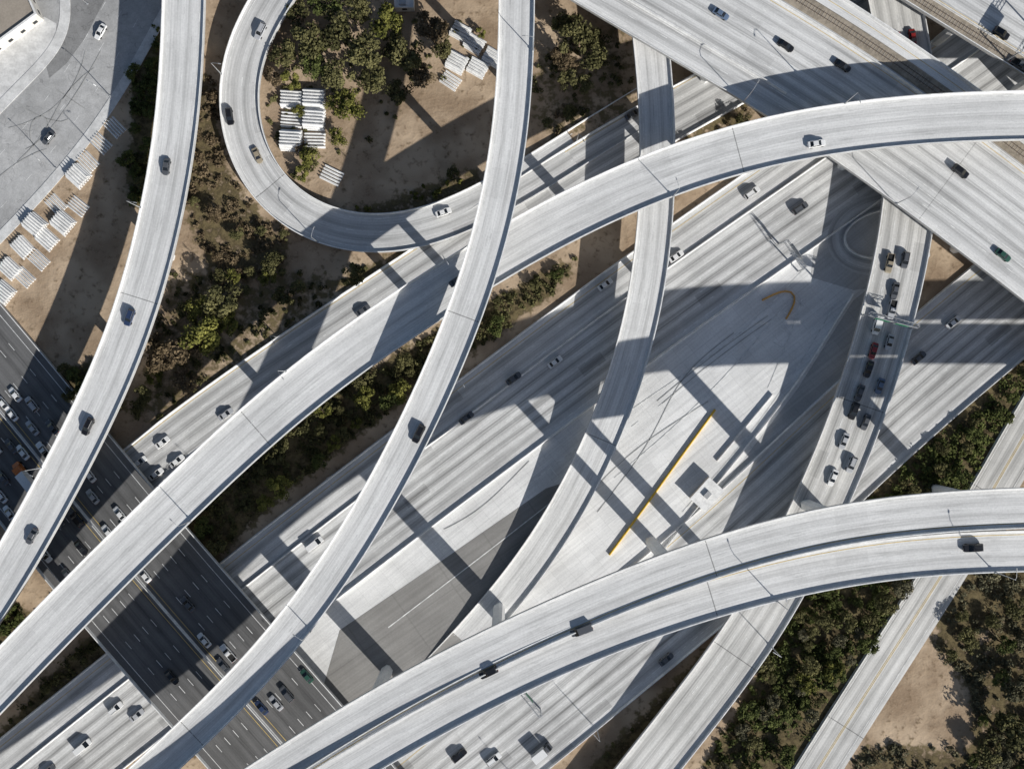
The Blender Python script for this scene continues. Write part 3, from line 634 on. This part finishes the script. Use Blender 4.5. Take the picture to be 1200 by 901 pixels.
# ---------------------------------------------------------------- street furniture
def lampmesh():
    mb=MB(); mb.tube([(0,0,0),(0,0,5),(0,0,10)],[.16,.13,.09],8,0); mb.tube([(0,0,9.8),(0.8,0,10.5),(2.6,0,10.8)],[.08,.07,.05],6,0)
    mb.rings([[(2.4,-.18,10.72),(3.4,-.14,10.74),(3.4,.14,10.74),(2.4,.18,10.72)],[(2.5,-.12,10.92),(3.3,-.08,10.9),(3.3,.08,10.9),(2.5,.12,10.92)]],0)
    mb.box(2.6,3.3,-.12,.12,10.66,10.73,1); mb.box(-.3,.3,-.3,.3,-.05,.25,0); return mb.mesh('street_lamp',[M_metal,M_lamp])
LM=lampmesh()
def lamp(path,u,v,side):
    d=path.near_px(u,v); off=side*(path.w/2-0.15); p,n=path.at(d,off); o=bpy.data.objects.new('street_lamp',LM)
    zz=0.9 if path.elev else 0.0
    o.location=(p[0],p[1],p[2]+zz); o.rotation_euler[2]=math.atan2(-n[1]*side,-n[0]*side); link(o)
for a in [(R1,200,250,-1),(R1,70,560,-1),(R2,600,60,1),(R2,350,730,1),(R3,205,590,-1),(R3,350,455,1),(R3,535,330,1),(R3,780,200,-1),(R3,990,147,1),(R4b,900,680,1),(R4b,1160,645,1),
  (G1,880,110,-1),(G1,1060,220,-1),(G2,1120,20,1),(R5,770,230,1),(LP,280,90,-1),(LP,380,270,-1),(C,880,745,1),(E,700,850,-1),(E,600,905,-1),(B,300,700,-1),(B,420,600,1),(B,560,470,1),(D,1130,650,-1),(ST,95,90,1),(ST,30,170,1),(ST,130,20,-1),(ST,10,230,-1),(F,330,400,1),(F,680,170,1)]: lamp(*a)
def gantry(path,u,v,l0,l1,h=6.5,panel=None):
    d=path.near_px(u,v); p,n=path.at(d); mb=MB()
    for a in (l0,l1): mb.tube([(a,0,0),(a,0,h+1)],[.3,.22],8,0)
    for y in (-.6,.6):
        for z in (h,h+1.2): mb.tube([(l0,y,z),(l1,y,z)],.09,6,0)
    k=int((l1-l0)/1.4)
    for i in range(k):
        x0=l0+(l1-l0)*i/k;x1=l0+(l1-l0)*(i+1)/k
        mb.tube([(x0,-.6,h+1.2),(x1,.6,h+1.2)],.06,4,0); mb.tube([(x0,-.6,h),(x1,-.6,h+1.2)],.06,4,0); mb.tube([(x0,.6,h+1.2),(x1,.6,h)],.06,4,0)
    for a,b in panel or []: mb.box(a,b,-.9,-.78,h-1,h+2.2,0); mb.box(a+.1,b-.1,-.93,-.9,h-.9,h+2.1,2); mb.box(a+.2,b-.2,-.95,-.93,h-.8,h+2.0,1)
    o=mb.obj('sign_gantry',[M_metal,M_green,M_white]); o.location=tuple(p); o.rotation_euler[2]=math.atan2(n[1],n[0])
gantry(C,1040,380,-8,8,6,[(-6,-1),(0.5,5)])
gantry(B,925,300,-20,-9,6.5,[(-17,-11)])
gantry(E,612,800,0,17.5,6.5,[(5,9),(11,15)])
gantry(G2,1180,70,-11,2,6,[(-9,-2)])
def stackmesh(n,layers):
    mb=MB()
    for L_ in range(layers):
        for i in range(n-L_):
            y=(i-(n-L_-1)/2)*0.95; x0=random.uniform(-.12,.12); z=L_*0.85
            mb.rings([[(x0+xx,y+a*1.15,z+b*0.88) for a,b in JER] for xx in (-3.1,3.1)],0)
    return mb.mesh('barrier_stack',[M_krail])
SM=[stackmesh(6,2),stackmesh(7,3),stackmesh(5,1)]
def stack(u,v,a,sc=1.0,j=4):
    x,y,_=W(u,v,0); o=bpy.data.objects.new('concrete_barrier_stack',random.choice(SM)); o.location=(x,y,0.0); o.rotation_euler[2]=math.radians(a+random.uniform(-j,j)); o.scale=(sc,sc,sc); link(o)
for u,v in ((93,207),(104,190),(119,169),(135,150),(66,240),(92,242),(42,264),(56,281),(75,262),(27,290),(46,305),(12,315),(29,325),(5,343),(-12,360)): stack(u,v,-42)
for u,v in ((342,117),(369,117),(342,141),(369,141),(342,165),(369,165)): stack(u,v,-3,1.12,2)
stack(389,206,-25,1.1)
for u,v in ((540,38),(556,52),(536,74),(560,80),(528,95),(578,68)): stack(u,v,-30)
def building(name,pts,h,mat,roofmat,units=3):
    P=[W(u,v,0)[:2] for u,v in pts]
    if sum(P[i][0]*P[(i+1)%len(P)][1]-P[(i+1)%len(P)][0]*P[i][1] for i in range(len(P)))<0: P=P[::-1]
    root=bpy.data.objects.new(name,None); link(root)
    cx=sum(p[0] for p in P)/len(P);cy=sum(p[1] for p in P)/len(P)
    mb=MB(); mb.rings([[(x,y,-.1) for x,y in P],[(x,y,h) for x,y in P]],0,cap=False); mb.obj('walls',[mat],root)
    mb=MB(); mb.add([(cx+(x-cx)*.97,cy+(y-cy)*.97,h-.5) for x,y in P],[tuple(range(len(P)))]); mb.obj('roof',[roofmat],root)
    mb=MB(); n=len(P)
    o=[(cx+(x-cx)*1.005,cy+(y-cy)*1.005) for x,y in P]; i_=[(cx+(x-cx)*.965,cy+(y-cy)*.965) for x,y in P]
    vs=[(x,y,h+.3) for x,y in o]+[(x,y,h+.3) for x,y in i_]+[(x,y,h-.6) for x,y in i_]+[(x,y,h-.3) for x,y in o]
    fs=[]
    for k in range(n):
        q=(k+1)%n; fs+=[(k,q,n+q,n+k),(n+k,n+q,2*n+q,2*n+k),(3*n+k,3*n+q,q,k)]
    mb.add(vs,fs); mb.obj('parapet',[M_barr],root)
    mb=MB()
    for k in range(units):
        f=random.uniform(-.35,.35);g=random.uniform(-.35,.35); x=cx+f*(P[1][0]-P[0][0])+g*(P[2][0]-P[1][0]); y=cy+f*(P[1][1]-P[0][1])+g*(P[2][1]-P[1][1])
        mb.box(x-1.1,x+1.1,y-.9,y+.9,h-.5,h+.8)
        mb.rings([[(x+.7*math.cos(t*.785),y+.7*math.sin(t*.785),z) for t in range(8)] for z in (h+.8,h+1.0)])
    mb.obj('rooftop_units',[M_metal],root)
    mb=MB()
    for k in range(n):
        a=Vector((*P[k],0));b=Vector((*P[(k+1)%n],0)); d=(b-a); Ln=d.length; d.normalize(); nn=Vector((d.y,-d.x,0))
        m=int(Ln/4)
        for j in range(m):
            c=a+d*(Ln*(j+.5)/m)+nn*.03
            mb.add([c-d*.8+Vector((0,0,1.2)),c+d*.8+Vector((0,0,1.2)),c+d*.8+Vector((0,0,2.6)),c-d*.8+Vector((0,0,2.6))],[(0,1,2,3)])
    mb.obj('windows',[M_glass],root)
M_roof=plain_conc('roof_membrane',0.72,0.12); M_roof2=plain_conc('roof_brown',0.32,0.1,tint=(1,.87,.72)); M_wall=plain_conc('stucco_wall',0.62,0.1,tint=(1,.96,.88))
building('warehouse_building',[(-60,-60),(0,-95),(52,24),(-5,66),(-60,62)],5,M_wall,M_roof2,7)
building('warehouse_building',[(-200,100),(-95,80),(-80,180),(-190,220)],6,M_wall,M_roof2,5)
building('small_building',[(462,-14),(486,-14),(486,14),(464,14)],3.2,M_wall,M_roof,1)
x,y,_=W(826,578); mb=MB(); mb.box(-4.5,4.5,-3.1,3.1,.5,3.4,0); mb.box(-4.7,4.7,-3.3,3.3,3.4,3.55,1); mb.box(-1.2,1.2,-.8,.8,3.55,4.4,2); mb.box(-3.5,-2.2,-3.14,-3.1,1.4,2.6,3); mb.box(2.2,3.5,-3.14,-3.1,1.4,2.6,3); mb.box(-.5,.5,-3.15,-3.1,.55,2.7,2)
for xx in (-3.5,0,3.5): mb.box(xx-.3,xx+.3,-2.8,2.8,0,.5,2)
o=mb.obj('site_office_trailer',[M_wall,M_krail,M_metal,M_glass]); o.location=(x,y,0.06); o.rotation_euler[2]=math.radians(48)
# ---------------------------------------------------------------- light, sky, camera
el=math.radians(29.0); hd=np.array([-0.68,0.733]); hd/=np.linalg.norm(hd)
dirv=Vector((hd[0]*math.cos(el),hd[1]*math.cos(el),-math.sin(el)))
sl=bpy.data.lights.new('sun','SUN'); sl.energy=5.0; sl.angle=math.radians(0.5); sl.color=(1,0.975,0.93)
so=bpy.data.objects.new('sun',sl); so.rotation_euler=dirv.to_track_quat('-Z','Y').to_euler(); link(so)
w=bpy.data.worlds.new('World'); scene.world=w; w.use_nodes=True; nt=w.node_tree
sk=nt.nodes.new('ShaderNodeTexSky'); sk.sky_type='NISHITA'; sk.sun_disc=False; sk.sun_elevation=el; sk.sun_rotation=math.atan2(-hd[0],-hd[1])
bg=nt.nodes['Background']; bg.inputs['Strength'].default_value=0.07; nt.links.new(sk.outputs[0],bg.inputs[0])
scene.view_settings.view_transform='Standard'; scene.view_settings.look='None'; scene.view_settings.exposure=0
cd=bpy.data.cameras.new('camera'); cd.sensor_width=36; cd.lens=36*H/(1200*S); cd.clip_start=1; cd.clip_end=6000
co=bpy.data.objects.new('camera',cd); co.location=(0,0,H); link(co); scene.camera=co
